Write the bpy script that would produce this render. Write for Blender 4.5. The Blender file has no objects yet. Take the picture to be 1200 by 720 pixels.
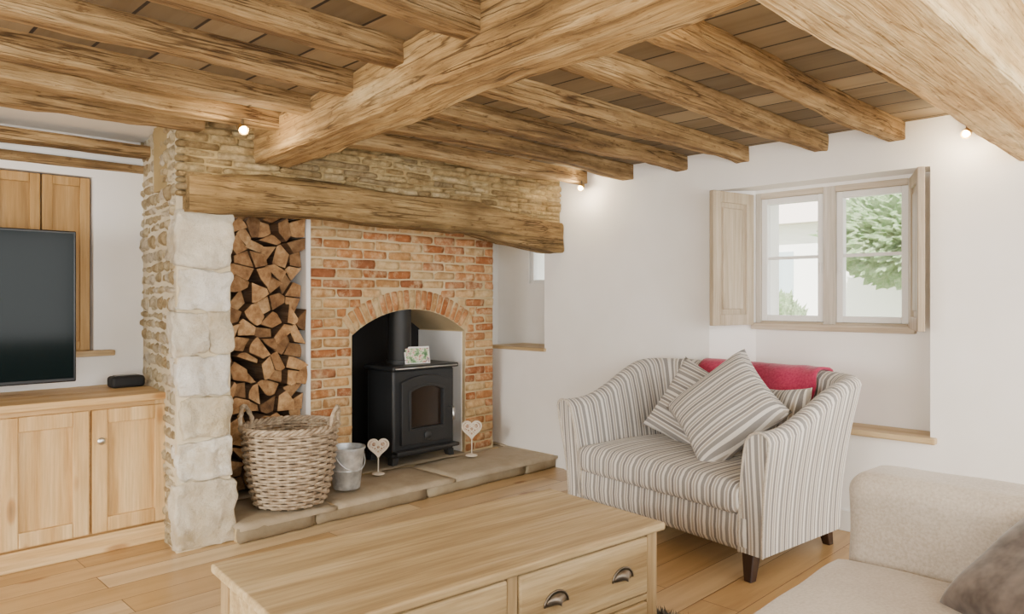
import bpy, bmesh, math, random
from mathutils import Vector, Matrix, noise
H=1.25
R=random.Random(7)
scene=bpy.context.scene
col=scene.collection

# ------------------------------------------------------------------ helpers
def C(h,a=1.0):
    h=h.lstrip('#'); v=[int(h[i:i+2],16)/255 for i in (0,2,4)]
    return tuple((x/12.92 if x<=.04045 else ((x+.055)/1.055)**2.4) for x in v)+(a,)

def meta(o,label=None,cat=None,group=None,kind=None):
    if label: o["label"]=label
    if cat: o["category"]=cat
    if group: o["group"]=group
    if kind: o["kind"]=kind
    return o

def empty(name,loc,rot=0,label=None,cat=None,group=None):
    o=bpy.data.objects.new(name,None); col.objects.link(o)
    o.location=loc; o.rotation_euler=(0,0,rot); o.empty_display_size=.1
    meta(o,label,cat,group); return o

def mk(name,verts,faces,mat,parent=None,loc=(0,0,0),rot=(0,0,0),smooth=False,bevel=0,bseg=2,uvs=None,cols=None,mi=None,recalc=True,sharp=None):
    me=bpy.data.meshes.new(name)
    me.from_pydata([tuple(v) for v in verts],[],faces)
    if recalc:
        bm=bmesh.new(); bm.from_mesh(me)
        bmesh.ops.recalc_face_normals(bm,faces=bm.faces); bm.to_mesh(me); bm.free()
    for m in (mat if isinstance(mat,(list,tuple)) else [mat]): me.materials.append(m)
    if mi:
        for p,i in zip(me.polygons,mi): p.material_index=i
    if uvs:
        uv=me.uv_layers.new(name="UVMap")
        for l in me.loops: uv.data[l.index].uv=uvs[l.vertex_index]
    if cols:
        ca=me.color_attributes.new("Col",'FLOAT_COLOR','POINT')
        for i,cc in enumerate(cols): ca.data[i].color=cc
    if smooth:
        for p in me.polygons: p.use_smooth=True
    if sharp:
        try: me.set_sharp_from_angle(angle=math.radians(sharp))
        except Exception: pass
    o=bpy.data.objects.new(name,me); col.objects.link(o)
    o.location=loc; o.rotation_euler=rot
    if parent: o.parent=parent
    if bevel:
        b=o.modifiers.new("bev",'BEVEL'); b.width=bevel; b.segments=bseg; b.limit_method='ANGLE'; b.angle_limit=.6
    return o

CUBEF=[(0,1,3,2),(4,6,7,5),(0,4,5,1),(2,3,7,6),(0,2,6,4),(1,5,7,3)]
def cubev(x0,x1,y0,y1,z0,z1): return [(x,y,z) for x in (x0,x1) for y in (y0,y1) for z in (z0,z1)]
def box(name,x0,x1,y0,y1,z0,z1,mat,parent=None,bevel=.003,**k):
    cx,cy=(x0+x1)/2,(y0+y1)/2
    v=cubev(x0-cx,x1-cx,y0-cy,y1-cy,0,z1-z0)
    return mk(name,v,CUBEF,mat,parent,loc=(cx,cy,z0),bevel=bevel,**k)
def hbox(name,x0,x1,y0,y1,z0,z1,mat,parent=None,bevel=0,**k):
    return box(name,x0*H,x1*H,y0*H,y1*H,z0*H,z1*H,mat,parent,bevel,**k)
def boxes(name,lst,mat,parent=None,bevel=.002,loc=(0,0,0),**k):
    v=[];f=[]
    for b in lst:
        n=len(v); v+=cubev(*b); f+=[tuple(i+n for i in q) for q in CUBEF]
    return mk(name,v,f,mat,parent,loc=loc,bevel=bevel,**k)

def lathe_data(prof,seg=32,cx=0,cy=0):
    v=[];f=[]
    for r,z in prof:
        for i in range(seg):
            a=2*math.pi*i/seg; v.append((cx+r*math.cos(a),cy+r*math.sin(a),z))
    for j in range(len(prof)-1):
        for i in range(seg):
            k=(i+1)%seg; f.append((j*seg+i,j*seg+k,(j+1)*seg+k,(j+1)*seg+i))
    f.append(tuple(range(seg-1,-1,-1))); n=(len(prof)-1)*seg; f.append(tuple(range(n,n+seg)))
    return v,f
def lathe(name,prof,mat,parent=None,seg=32,**k):
    v,f=lathe_data(prof,seg); return mk(name,v,f,mat,parent,smooth=k.pop('smooth',True),sharp=50,**k)

def tube_data(pts,r,closed=False,seg=8,base=0):
    pts=[Vector(p) for p in pts]; n=len(pts); v=[];f=[]
    prev=None
    for i,p in enumerate(pts):
        a=pts[(i-1)%n] if (closed or i>0) else p
        b=pts[(i+1)%n] if (closed or i<n-1) else p
        t=(b-a).normalized()
        if prev is None:
            ref=Vector((0,0,1)) if abs(t.z)<.9 else Vector((1,0,0))
            u=t.cross(ref).normalized()
        else:
            u=(prev-t*prev.dot(t)).normalized()
        prev=u; w=t.cross(u)
        rr=r[i] if isinstance(r,(list,tuple)) else r
        for s in range(seg):
            an=2*math.pi*s/seg; v.append(p+u*rr*math.cos(an)+w*rr*math.sin(an))
    m=n if closed else n-1
    for i in range(m):
        for s in range(seg):
            s2=(s+1)%seg; j=(i+1)%n
            f.append((base+i*seg+s,base+i*seg+s2,base+j*seg+s2,base+j*seg+s))
    if not closed:
        f.append(tuple(base+s for s in range(seg))[::-1]); f.append(tuple(base+(n-1)*seg+s for s in range(seg)))
    return v,f
def tubes(name,lst,mat,parent=None,**k):
    v=[];f=[]
    for t in lst:
        pts,r=t[0],t[1]; cl=t[2] if len(t)>2 else False; sg=t[3] if len(t)>3 else 8
        a,b=tube_data(pts,r,cl,sg,len(v)); v+=a; f+=b
    return mk(name,v,f,mat,parent,smooth=True,**k)

# ------------------------------------------------------------------ materials
def nm(name,rough=.6,metal=0.0,color=None,spec=None):
    m=bpy.data.materials.new(name); m.use_nodes=True; nt=m.node_tree; b=nt.nodes["Principled BSDF"]
    b.inputs["Roughness"].default_value=rough; b.inputs["Metallic"].default_value=metal
    if color: b.inputs["Base Color"].default_value=color
    if spec is not None: b.inputs["Specular IOR Level"].default_value=spec
    return m,nt,b
def nd(nt,t,ins=None,**p):
    n=nt.nodes.new(t)
    for k,v in p.items(): setattr(n,k,v)
    if ins:
        for k,v in ins.items(): n.inputs[k].default_value=v
    return n
def ramp(nt,fac,stops,interp='LINEAR'):
    r=nt.nodes.new('ShaderNodeValToRGB'); cr=r.color_ramp; cr.interpolation=interp
    while len(cr.elements)<len(stops): cr.elements.new(.5)
    for e,(p,c) in zip(cr.elements,stops): e.position=p; e.color=c
    nt.links.new(fac,r.inputs[0]); return r.outputs[0]
def mix(nt,a,b,fac,mode='MIX'):
    n=nt.nodes.new('ShaderNodeMix'); n.data_type='RGBA'; n.blend_type=mode
    for s,val in ((0,fac),(6,a),(7,b)):
        if hasattr(val,'is_linked') or hasattr(val,'links'): nt.links.new(val,n.inputs[s])
        else: n.inputs[s].default_value=val
    return n.outputs[2]
def bump(nt,b,h,strength=.3,dist=.01):
    n=nd(nt,'ShaderNodeBump',{'Strength':strength,'Distance':dist}); nt.links.new(h,n.inputs['Height']); nt.links.new(n.outputs[0],b.inputs['Normal']); return n
def coords(nt,scale,rnd=True,out='Object',rot=(0,0,0)):
    tc=nd(nt,'ShaderNodeTexCoord'); mp=nd(nt,'ShaderNodeMapping'); mp.inputs['Scale'].default_value=scale; mp.inputs['Rotation'].default_value=rot
    src=tc.outputs[out]
    if rnd:
        oi=nd(nt,'ShaderNodeObjectInfo'); ml=nd(nt,'ShaderNodeMath',{1:17.3},operation='MULTIPLY'); nt.links.new(oi.outputs['Random'],ml.inputs[0])
        ad=nd(nt,'ShaderNodeVectorMath',operation='ADD'); nt.links.new(src,ad.inputs[0]); nt.links.new(ml.outputs[0],ad.inputs[1]); src=ad.outputs[0]
    nt.links.new(src,mp.inputs[0]); return mp.outputs[0]
def noi(nt,vec,scale=1,detail=6,rough=.55,dist=0):
    n=nd(nt,'ShaderNodeTexNoise',{'Scale':scale,'Detail':detail,'Roughness':rough,'Distortion':dist}); nt.links.new(vec,n.inputs['Vector']); return n.outputs['Fac']

def wood(name,dark,mid,light,ax=0,sc=1.0,rough=.6,bmp=.3,crack=0.0,worm=0.0,fine_amt=.65,blot=1.0,knots=0.0):
    m,nt,b=nm(name,rough,spec=.3)
    s1=[12*sc]*3; s1[ax]=.8*sc; s2=[80*sc]*3; s2[ax]=3*sc; s3=[22*sc]*3; s3[ax]=.9*sc
    a=noi(nt,coords(nt,s1),1,6,.62,.2); fine=noi(nt,coords(nt,s2),1,4,.65)
    cc=ramp(nt,a,[(.5-.2*blot,C(dark)),(.5,C(mid)),(.5+.2*blot,C(light))])
    g=ramp(nt,fine,[(.3,(.54,.50,.45,1)),(.62,(1,1,1,1))])
    cc=mix(nt,cc,g,fine_amt,'MULTIPLY'); hgt=fine
    if knots>0:
        kv=[7]*3; kv[ax]=2.2; vo=nd(nt,'ShaderNodeTexVoronoi',{'Scale':1.0}); nt.links.new(coords(nt,kv),vo.inputs['Vector'])
        cc=mix(nt,cc,ramp(nt,vo.outputs['Distance'],[(.03,C('#7a5632')),(.10,C('#c29a6c')),(.16,(1,1,1,1))]),knots,'MULTIPLY')
    if crack>0:
        k=noi(nt,coords(nt,s3),1,3,.5,.15)
        kr=ramp(nt,k,[(.474,(1,1,1,1)),(.494,(.18,.14,.10,1)),(.506,(.18,.14,.10,1)),(.526,(1,1,1,1))])
        big=noi(nt,coords(nt,(2.5,2.5,2.5)),1,3); msk=ramp(nt,big,[(.42,(.2,.2,.2,1)),(.54,(crack,crack,crack,1))])
        cc=mix(nt,cc,mix(nt,cc,kr,1.0,'MULTIPLY'),msk)
        hgt=mix(nt,fine,kr,.65,'MULTIPLY')
        sp=noi(nt,coords(nt,(16,46,46)),1,4,.65); spr=ramp(nt,sp,[(.32,(.42,.35,.28,1)),(.41,(1,1,1,1))]); cc=mix(nt,cc,spr,.75,'MULTIPLY')
        md=noi(nt,coords(nt,(5,18,18)),1,5,.6); hgt=mix(nt,hgt,md,.5)
        g2=ramp(nt,md,[(.36,(.62,.57,.50,1)),(.56,(1,1,1,1))]); cc=mix(nt,cc,g2,.7,'MULTIPLY')
        kv=[4.5]*3; kv[ax]=1.7; vo=nd(nt,'ShaderNodeTexVoronoi',{'Scale':1.0}); nt.links.new(coords(nt,kv),vo.inputs['Vector'])
        cc=mix(nt,cc,ramp(nt,vo.outputs['Distance'],[(.03,C('#5a4430')),(.07,C('#a08468')),(.12,(1,1,1,1))]),.6,'MULTIPLY')
        hs=nd(nt,'ShaderNodeHueSaturation',{'Saturation':.95,'Value':1.0,'Hue':.504}); nt.links.new(cc,hs.inputs['Color']); cc=hs.outputs[0]
    if worm>0:
        w=noi(nt,coords(nt,(1.6,3,3)),1,4,.6); cc=mix(nt,cc,ramp(nt,w,[(.33,C('#736b62')),(.66,C('#fff6e8'))]),worm,'SOFT_LIGHT')
    nt.links.new(cc,b.inputs['Base Color']); bump(nt,b,hgt,bmp,.006 if crack==0 else .024)
    return m
def plaster(name,c,c2,bs=.25):
    m,nt,b=nm(name,.9,spec=.2); v=coords(nt,(1,1,1),False)
    a=noi(nt,v,2.2,3); cc=ramp(nt,a,[(.3,C(c2)),(.65,C(c))]); nt.links.new(cc,b.inputs['Base Color'])
    n2=noi(nt,v,9,5); bump(nt,b,n2,bs,.012); return m
def colmat(name,rough=.9,nscale=14,amt=.6,bs=.6,dist=.012,lo=(.55,.5,.45,1),patch=None):
    m,nt,b=nm(name,rough,spec=.2); at=nd(nt,'ShaderNodeVertexColor',layer_name="Col"); v=coords(nt,(1,1,1),False)
    a=noi(nt,v,nscale,7,.65); g=ramp(nt,a,[(.32,lo),(.6,(1,1,1,1)),(.8,(1.0,1.0,1.0,1))])
    cc=mix(nt,at.outputs['Color'],g,amt,'MULTIPLY')
    if patch:
        p=noi(nt,v,patch[1],6,.7); cc=mix(nt,cc,C(patch[0]),ramp(nt,p,[(.48,(0,0,0,1)),(.66,(patch[2],)*3+(1,))]))
    nt.links.new(cc,b.inputs['Base Color'])
    bump(nt,b,noi(nt,v,nscale*2.5,8,.7),bs,dist); return m
def planks(name,cols,width,row,rotz,gap,gc,rough,off=.37,fine=1.0,mort=.002,amt=.7,knots=0):
    m,nt,b=nm(name,rough); v=coords(nt,(1,1,1),False,rot=(0,0,rotz))
    br=nd(nt,'ShaderNodeTexBrick',{'Scale':1.0,'Mortar Size':mort,'Mortar Smooth':.1,'Bias':0.0,'Brick Width':width,'Row Height':row,'Color1':(0,0,0,1),'Color2':(1,1,1,1),'Mortar':(0,0,0,1)})
    br.offset=off; nt.links.new(v,br.inputs['Vector'])
    sx=[.8*fine,11*fine,1]; mp=nd(nt,'ShaderNodeMapping'); mp.inputs['Scale'].default_value=sx
    ad=nd(nt,'ShaderNodeVectorMath',operation='MULTIPLY_ADD'); nt.links.new(br.outputs['Color'],ad.inputs[0]); ad.inputs[1].default_value=(5,3,7); nt.links.new(v,ad.inputs[2])
    nt.links.new(ad.outputs[0],mp.inputs[0]); a=noi(nt,mp.outputs[0],1,7,.6,.7)
    base=ramp(nt,br.outputs['Color'],[(0,C(cols[0])),(.5,C(cols[1])),(1,C(cols[2]))])
    g=ramp(nt,a,[(.3,(.62,.54,.45,1)),(.58,(1,1,1,1))]); cc=mix(nt,base,g,amt,'MULTIPLY')
    if knots:
        vo=nd(nt,'ShaderNodeTexVoronoi',{'Scale':1.0}); kp=nd(nt,'ShaderNodeMapping'); kp.inputs['Scale'].default_value=(1.6,4.2,1); nt.links.new(ad.outputs[0],kp.inputs[0]); nt.links.new(kp.outputs[0],vo.inputs['Vector'])
        cc=mix(nt,cc,ramp(nt,vo.outputs['Distance'],[(.03,C('#6b4524')),(.08,C('#b98a58')),(.13,(1,1,1,1))]),knots,'MULTIPLY')
    cc=mix(nt,cc,C(gc),br.outputs['Fac']); nt.links.new(cc,b.inputs['Base Color'])
    inv=nd(nt,'ShaderNodeMath',{0:1.0},operation='SUBTRACT'); nt.links.new(br.outputs['Fac'],inv.inputs[1]); bump(nt,b,inv.outputs[0],gap,.004)
    return m
def stripes(name):
    m,nt,b=nm(name,.95,spec=.15); tc=nd(nt,'ShaderNodeTexCoord'); sp=nd(nt,'ShaderNodeSeparateXYZ'); nt.links.new(tc.outputs['UV'],sp.inputs[0])
    mu=nd(nt,'ShaderNodeMath',{1:1/.11},operation='MULTIPLY'); nt.links.new(sp.outputs[0],mu.inputs[0])
    fr=nd(nt,'ShaderNodeMath',operation='FRACT'); nt.links.new(mu.outputs[0],fr.inputs[0])
    cr='#e9e5de';g='#9a9794';t='#b8b0a5';d='#8b8886'
    cc=ramp(nt,fr.outputs[0],[(0,C(cr)),(.10,C(g)),(.28,C(cr)),(.34,C(t)),(.45,C(cr)),(.51,C(d)),(.64,C(cr)),(.69,C(t)),(.78,C(cr)),(.84,C(g)),(.95,C(cr))],'CONSTANT')
    v=coords(nt,(220,220,220),False); n=noi(nt,v,1,2); cc=mix(nt,cc,ramp(nt,n,[(.3,(.8,.8,.8,1)),(.7,(1,1,1,1))]),.5,'MULTIPLY')
    nt.links.new(cc,b.inputs['Base Color']); bump(nt,b,n,.25,.002); b.inputs['Sheen Weight'].default_value=.15
    return m
def fabric(name,c1,c2,scale=160,bs=.3,big=3,sheen=.3):
    m,nt,b=nm(name,.95,spec=.15); v=coords(nt,(1,1,1),False)
    n=noi(nt,v,scale,2); l=noi(nt,v,big,3); a=mix(nt,n,l,.5); cc=ramp(nt,a,[(.35,C(c2)),(.62,C(c1))])
    nt.links.new(cc,b.inputs['Base Color']); bump(nt,b,n,bs,.003); b.inputs['Sheen Weight'].default_value=sheen; return m

M_wall=plaster('white_plaster','#fbf9f5','#f5f2ed',.2)
M_ceilp=plaster('ceiling_plaster','#f8f5f0','#f0ede7')
M_beam=wood('old_oak_beam','#86683f','#bd9a66','#e2c898',0,1.0,.85,.9,.8,.5)
M_joist=wood('old_oak_joist','#6f5536','#a4855a','#cdb083',0,1.1,.9,.9,.8,.5)
M_lint=wood('dark_oak_lintel','#64512f','#927850','#b59a6c',0,1.1,.95,1.0,.8,.6)
M_lightbeam=wood('honey_beam','#bb9158','#e0bc85','#f1d7a8',0,.9,.8,.6,.4,.4)
M_oak=wood('pale_oak','#bd9257','#d7b27a','#e7c995',0,1.2,.5,.1,fine_amt=.5,blot=1.0,knots=.6)
M_oakz=wood('pale_oak_upright','#bd9257','#d7b27a','#e7c995',2,1.2,.5,.1,fine_amt=.5,blot=1.0,knots=.6)
M_oakz2=wood('shutter_oak','#9a743f','#b88f56','#cba670',2,1.2,.55,.12,fine_amt=.5)
M_table=wood('limed_oak','#a28962','#bca47a','#d4bf98',0,1.1,.5,.12,fine_amt=.65,blot=.9)
M_tabz=wood('limed_oak_upright','#9b825c','#b39a72','#c9b38b',2,1.1,.55,.12,fine_amt=.65,blot=.9)
M_winw=wood('washed_window_wood','#bdb3a4','#d2c9bc','#e2dbd2',2,1.3,.6,.12,fine_amt=.4)
M_winh=wood('washed_window_wood_h','#b3a188','#c9baa3','#dbd1c1',1,1.3,.6,.12,fine_amt=.4)
M_shut=wood('shutter_washed','#aa997f','#c1b199','#d4c7b1',2,1.3,.6,.12,fine_amt=.45)
M_sill=wood('sill_wood','#b0946a','#c9af84','#dcc59e',1,1.2,.5,.12,fine_amt=.4)
M_sillx=wood('sill_wood_x','#b0946a','#c9af84','#dcc59e',0,1.2,.5,.12,fine_amt=.4)
M_floor=planks('oak_floor',['#bb9764','#ccad7f','#e0c89f'],1.7,.17,0,.5,'#6d4f33',.28,amt=.75,knots=.7)
M_boards=planks('ceiling_boards',['#6b5d47','#87765b','#a08e70'],2.3,.19,math.pi/2,.9,'#2b221a',.85,fine=.8,mort=.006)
M_brick=colmat('brick_faces',.92,18,.75,.7,.012,(.62,.54,.46,1),('#d8c198',9,.7))
M_stone=colmat('rubble_stone',.95,18,.9,1.0,.03,(.46,.40,.31,1))
M_quoin=colmat('quoin_stone',.95,5,.9,1.0,.03,(.66,.61,.52,1),('#c4b18a',3.5,.8))
M_flag=colmat('flagstone',.75,4,.7,.5,.01,(.64,.60,.53,1))
M_mortar=plaster('mortar','#d4c09a','#bba57c',.6)
M_stmort=plaster('stone_mortar','#b7a173','#98835a',.8)
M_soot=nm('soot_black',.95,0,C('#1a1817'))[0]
M_iron=nm('cast_iron',.42,.2,C('#2e3032'))[0]
M_iron2=nm('flue_iron',.5,.2,C('#232424'))[0]
M_black=nm('black_plastic',.3,0,C('#0c0c0d'))[0]
M_screen=nm('tv_screen',.10,0,C('#0e1819'),.10)[0]
M_steel=nm('brushed_steel',.3,1,C('#c9c9c7'))[0]
M_pewter=nm('antique_pewter',.4,.9,C('#7d7468'))[0]
M_dwood=nm('dark_mahogany_leg',.35,0,C('#2f1a10'))[0]
M_white=nm('white_paint',.45,0,C('#f4f3f0'))[0]
M_cream=nm('cream_metal',.5,0,C('#eadfce'))[0]
M_stripe=stripes('striped_fabric')
M_sofa=fabric('oatmeal_fabric','#c8bfb3','#ada293',120,.2)
M_pillowg=fabric('grey_velvet','#776d67','#433b37',24,.4,9,.4)
M_throw=fabric('raspberry_wool','#cc4669','#a52c50',90,.5)
M_rug=fabric('rug_pile','#8f877c','#5f5850',40)
M_heartfill=fabric('mottled_heart_fill','#d9c2a8','#8c5a45',60,.3,30,0)
def wicker():
    m,nt,b=nm('wicker',.75); v=coords(nt,(1,1,1),False); a=noi(nt,v,26,5,.65)
    cc=ramp(nt,a,[(.3,C('#7a6854')),(.5,C('#a7947b')),(.7,C('#ccbba0'))]); nt.links.new(cc,b.inputs['Base Color']); return m
M_wicker=wicker()
def galv():
    m,nt,b=nm('galvanised_metal',.4,.6); v=coords(nt,(1,1,1),False); a=noi(nt,v,25,2)
    nt.links.new(ramp(nt,a,[(.3,C('#b4b8ba')),(.7,C('#dfe2e2'))]),b.inputs['Base Color']); return m
M_galv=galv()
def glassm():
    m=bpy.data.materials.new('window_glass'); m.use_nodes=True; nt=m.node_tree; nt.nodes.clear()
    o=nd(nt,'ShaderNodeOutputMaterial'); t=nd(nt,'ShaderNodeBsdfTransparent'); g=nd(nt,'ShaderNodeBsdfGlossy',{'Roughness':.02}); mx=nd(nt,'ShaderNodeMixShader',{0:.05})
    nt.links.new(t.outputs[0],mx.inputs[1]); nt.links.new(g.outputs[0],mx.inputs[2]); nt.links.new(mx.outputs[0],o.inputs[0]); return m
M_glass=glassm()
def emis(name,c,s):
    m,nt,b=nm(name); b.inputs['Emission Color'].default_value=C(c); b.inputs['Emission Strength'].default_value=s; return m
M_lamp=emis('lamp_lens','#ffe9c4',30)
M_brass=nm('brass',.3,.9,C('#c8a868'))[0]
def logmats():
    m,nt,b=nm('log_end_grain',.85); v=coords(nt,(1,1,1)); 
    a=noi(nt,v,16,6,.65); cc=ramp(nt,a,[(.3,C('#835f3d')),(.5,C('#b48c5f')),(.7,C('#d8b484'))])
    oi=nd(nt,'ShaderNodeObjectInfo'); cc=mix(nt,cc,ramp(nt,oi.outputs['Random'],[(0,(.38,.33,.29,1)),(.35,(.70,.62,.54,1)),(.7,(.95,.90,.84,1)),(1,(1,1,1,1))]),.95,'MULTIPLY')
    nt.links.new(cc,b.inputs['Base Color']); bump(nt,b,a,.9,.018)
    m2=wood('log_bark','#4e3c2d','#6c5643','#8c7259',1,2,.95,.8); return m,m2
M_logend,M_bark=logmats()
def leafm(name,a,b2):
    m,nt,b=nm(name,.8); v=coords(nt,(1,1,1),False); n=noi(nt,v,9,6,.8); nt.links.new(ramp(nt,n,[(.35,C(a)),(.65,C(b2))]),b.inputs['Base Color']); bump(nt,b,n,1,.2); return m
M_leaf=leafm('foliage','#98c47a','#e4f3c8')
M_grass=leafm('lawn','#c0d4a0','#e9f0d2')
M_render=nm('house_render',.9,0,C('#fbf8f2'))[0]
M_roof=nm('roof_slate',.9,0,C('#d8ccc0'))[0]

# ------------------------------------------------------------------ masonry
def masonry(name,org,ux,uy,n,W,Ht,course,bw,gap,depth,pal,mat,bulge=.008,rough=.006,grid=(5,4),seed=1,clip=None,parent=None,rk=.05,jit=.004,extra=None):
    rr=random.Random(seed); org=Vector(org);ux=Vector(ux).normalized();uy=Vector(uy).normalized();n=Vector(n).normalized()
    v=[];f=[];cs=[]
    def block(corner,color,dj):
        gx,gy=grid; base=len(v)
        for j in range(gy+1):
            for i in range(gx+1):
                a=i/gx;b=j/gy
                s=(corner[0][0]*(1-a)+corner[1][0]*a)*(1-b)+(corner[3][0]*(1-a)+corner[2][0]*a)*b
                t=(corner[0][1]*(1-a)+corner[1][1]*a)*(1-b)+(corner[3][1]*(1-a)+corner[2][1]*a)*b
                A=2*a-1;B=2*b-1
                cs_=sum(c[0] for c in corner)/4; ct_=sum(c[1] for c in corner)/4
                k=rk*(A*A*B*B); s+=(cs_-s)*k; t+=(ct_-t)*k
                p=org+ux*s+uy*t
                edge=(1-abs(A)**9)*(1-abs(B)**9)
                d=depth*.6+ (depth*.4+bulge*(1-A*A*.5-B*B*.5))*edge+dj
                d+=rough*noise.noise(p*22+Vector((seed,0,0)))+rough*1.2*noise.noise(p*7)
                v.append(p+n*d); cs.append(color)
        for j in range(gy):
            for i in range(gx):
                q=base+j*(gx+1)+i; f.append((q,q+1,q+gx+2,q+gx+1))
        rim=[base+i for i in range(gx+1)]+[base+j*(gx+1)+gx for j in range(1,gy+1)]+[base+gy*(gx+1)+i for i in range(gx-1,-1,-1)]+[base+j*(gx+1) for j in range(gy-1,0,-1)]
        b2=len(v)
        for q in rim:
            p=v[q]; p0=p-n*((p-org).dot(n)+.01); v.append(p0); cs.append(color)
        L=len(rim)
        for i in range(L): f.append((rim[i],b2+i,b2+(i+1)%L,rim[(i+1)%L]))
    z=0
    row=0
    while z<Ht-.01:
        ch=rr.uniform(*course); 
        if z+ch>Ht-course[0]*.5: ch=Ht-z
        s=-rr.uniform(0,bw[0]) if bw[0]!=bw[1] else (-(bw[0]/2) if row%2 else 0.0)
        while s<W-.005:
            w=rr.uniform(*bw); s0,s1=max(s,0),min(s+w,W)
            if s1-s0>.03:
                segs=[(s0,s1)]
                if clip: segs=clip(s0,s1,z,z+ch)
                for a,b in segs:
                    if b-a<.025: continue
                    c_=rr.choice(pal); k=rr.uniform(.88,1.08); cc=tuple(min(1,x*k) for x in C(c_)[:3])+(1,)
                    J=lambda:rr.uniform(-jit,jit)
                    g=gap/2
                    block([(a+g+J(),z+g+J()),(b-g+J(),z+g+J()),(b-g+J(),z+ch-g+J()),(a+g+J(),z+ch-g+J())],cc,rr.uniform(-rough,rough)*.6)
            s+=w
        z+=ch; row+=1
    if extra:
        for cr,cc in extra: block(cr,cc,rr.uniform(-.002,.004))
    return mk(name,v,f,mat,parent,smooth=True,cols=cs,recalc=True)

# ------------------------------------------------------------------ timber
def timber(name,p0,p1,w,h,mat,amp=.01,chamf=.012,seed=0,label=None,cat='ceiling beam',group=None,kind=None,segl=.04,sag=None):
    p0=Vector(p0);p1=Vector(p1); L=(p1-p0).length; ang=math.atan2(p1.y-p0.y,p1.x-p0.x)
    n=max(6,int(L/segl)); v=[];f=[]
    K=[0,.12,.3,.5,.7,.88]
    def sec(w,h):
        pts=[]
        c=min(chamf,w*.3,h*.3)
        cor=[(-w/2+c,0),(w/2-c,0),(w/2,c),(w/2,h-c),(w/2-c,h),(-w/2+c,h),(-w/2,h-c),(-w/2,c)]
        for i in range(8):
            a=cor[i];b=cor[(i+1)%8]
            for q in (K if i%2==0 else [0]): pts.append((a[0]+(b[0]-a[0])*q,a[1]+(b[1]-a[1])*q))
        return pts
    m=len(sec(w,h))
    for i in range(n+1):
        t=i/n; x=L*t
        ww=w*(1+.08*noise.noise(Vector((x*1.3,seed*3.1,0)))); hh=h
        cy=amp*1.6*noise.noise(Vector((x*.9,seed*7.7,5)))
        zb=amp*1.4*noise.noise(Vector((x*1.3,seed*2.3,9)))
        if sag: zb+=sag(t)[0]; hh=h+sag(t)[1]-sag(t)[0]
        else: hh=h-zb
        for (a,b) in sec(ww,hh):
            P=Vector((x*2.2,a*3+seed,b*3)); Q=Vector((x*9,a*14+seed,b*14))
            dy=amp*.55*noise.noise(P)+amp*.35*noise.noise(Q); dz=amp*.55*noise.noise(P+Vector((31,7,3)))+amp*.35*noise.noise(Q+Vector((9,3,1)))
            if b>h*.9 and not sag: dz=0
            v.append((x,cy+a+dy,zb+b+dz))
    for i in range(n):
        for j in range(m):
            k=(j+1)%m; f.append((i*m+j,(i+1)*m+j,(i+1)*m+k,i*m+k))
    f.append(tuple(range(m))); f.append(tuple(range(n*m,n*m+m)))
    o=mk(name,v,f,mat,loc=p0,rot=(0,0,ang),smooth=True,sharp=32)
    meta(o,label,cat,group,kind); return o

# ================================================================== ROOM
XW=3.25
CZ=1.722
meta(hbox('floor',-2.3,3.9,-2.0,4.0,-.08,0,M_floor),kind='structure')
meta(hbox('ceiling',-2.3,3.26,.45,3.05,CZ,CZ+.04,M_boards),kind='structure')
meta(hbox('ceiling',-2.3,1.25,3.05,3.66,CZ,CZ+.04,M_ceilp),kind='structure')
meta(hbox('ceiling',-2.3,3.9,-2.0,.45,CZ,CZ+.04,M_ceilp),kind='structure')
meta(hbox('wall_left',-2.4,-2.3,-2.0,4.0,0,1.8,M_wall),kind='structure')
def wallx(x0,x1,y0,y1,z0,z1,holes):
    ys=sorted({y0,y1,*[q for h in holes for q in h[:2]]}); zs=sorted({z0,z1,*[q for h in holes for q in h[2:]]}); out=[]
    for a,b in zip(ys,ys[1:]):
        run=None
        for c,d in zip(zs,zs[1:]):
            inside=any(h[0]<=(a+b)/2<=h[1] and h[2]<=(c+d)/2<=h[3] for h in holes)
            if inside:
                if run: out.append((x0,x1,a,b,run[0],run[1])); run=None
            else: run=(run[0],d) if run else (c,d)
        if run: out.append((x0,x1,a,b,run[0],run[1]))
    return out
NY0,NY1,NZ0,NZ1=2.974,3.7,.68,1.5
W1=(.975,1.70,.866,1.515)
bx=wallx(XW,3.40,-2.0,4.0,0,1.8,[(.885,1.87,.42,1.53),(NY0,NY1,NZ0,NZ1)])
bx+=wallx(3.40,3.56,-2.0,4.0,0,1.8,[W1,(NY0,NY1,NZ0,NZ1)])
bx+=wallx(3.56,3.72,-2.0,4.0,0,1.8,[(W1[0]-.03,W1[1]+.03,W1[2],W1[3]),(3.08,3.40,1.10,1.40)])
v=[];f=[]
for b in bx:
    n=len(v); v+=cubev(*[q*H for q in b]); f+=[tuple(i+n for i in q) for q in CUBEF]
n=len(v)
for z in (.42,1.53):
    v+=[(XW*H,1.87*H,z*H),(3.40*H,1.70*H,z*H),(3.40*H,1.87*H,z*H)]
f+=[(n,n+1,n+2),(n+3,n+5,n+4),(n,n+3,n+4,n+1),(n+1,n+4,n+5,n+2),(n+2,n+5,n+3,n)]
meta(mk('wall_right',v,f,M_wall,recalc=False),kind='structure')
def wally(y0,y1,x0,x1,z0,z1,holes):
    return [(b[2],b[3],b[0],b[1],b[4],b[5]) for b in wallx(y0,y1,x0,x1,z0,z1,holes)]
bb=wally(3.62,3.80,-2.3,1.30,0,1.8,[(.18,.985,.76,1.54)])+wally(3.80,3.9,-2.3,3.9,0,1.8,[])
meta(boxes('wall_back',[[q*H for q in b] for b in bb],M_wall,bevel=0),kind='structure')
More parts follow.
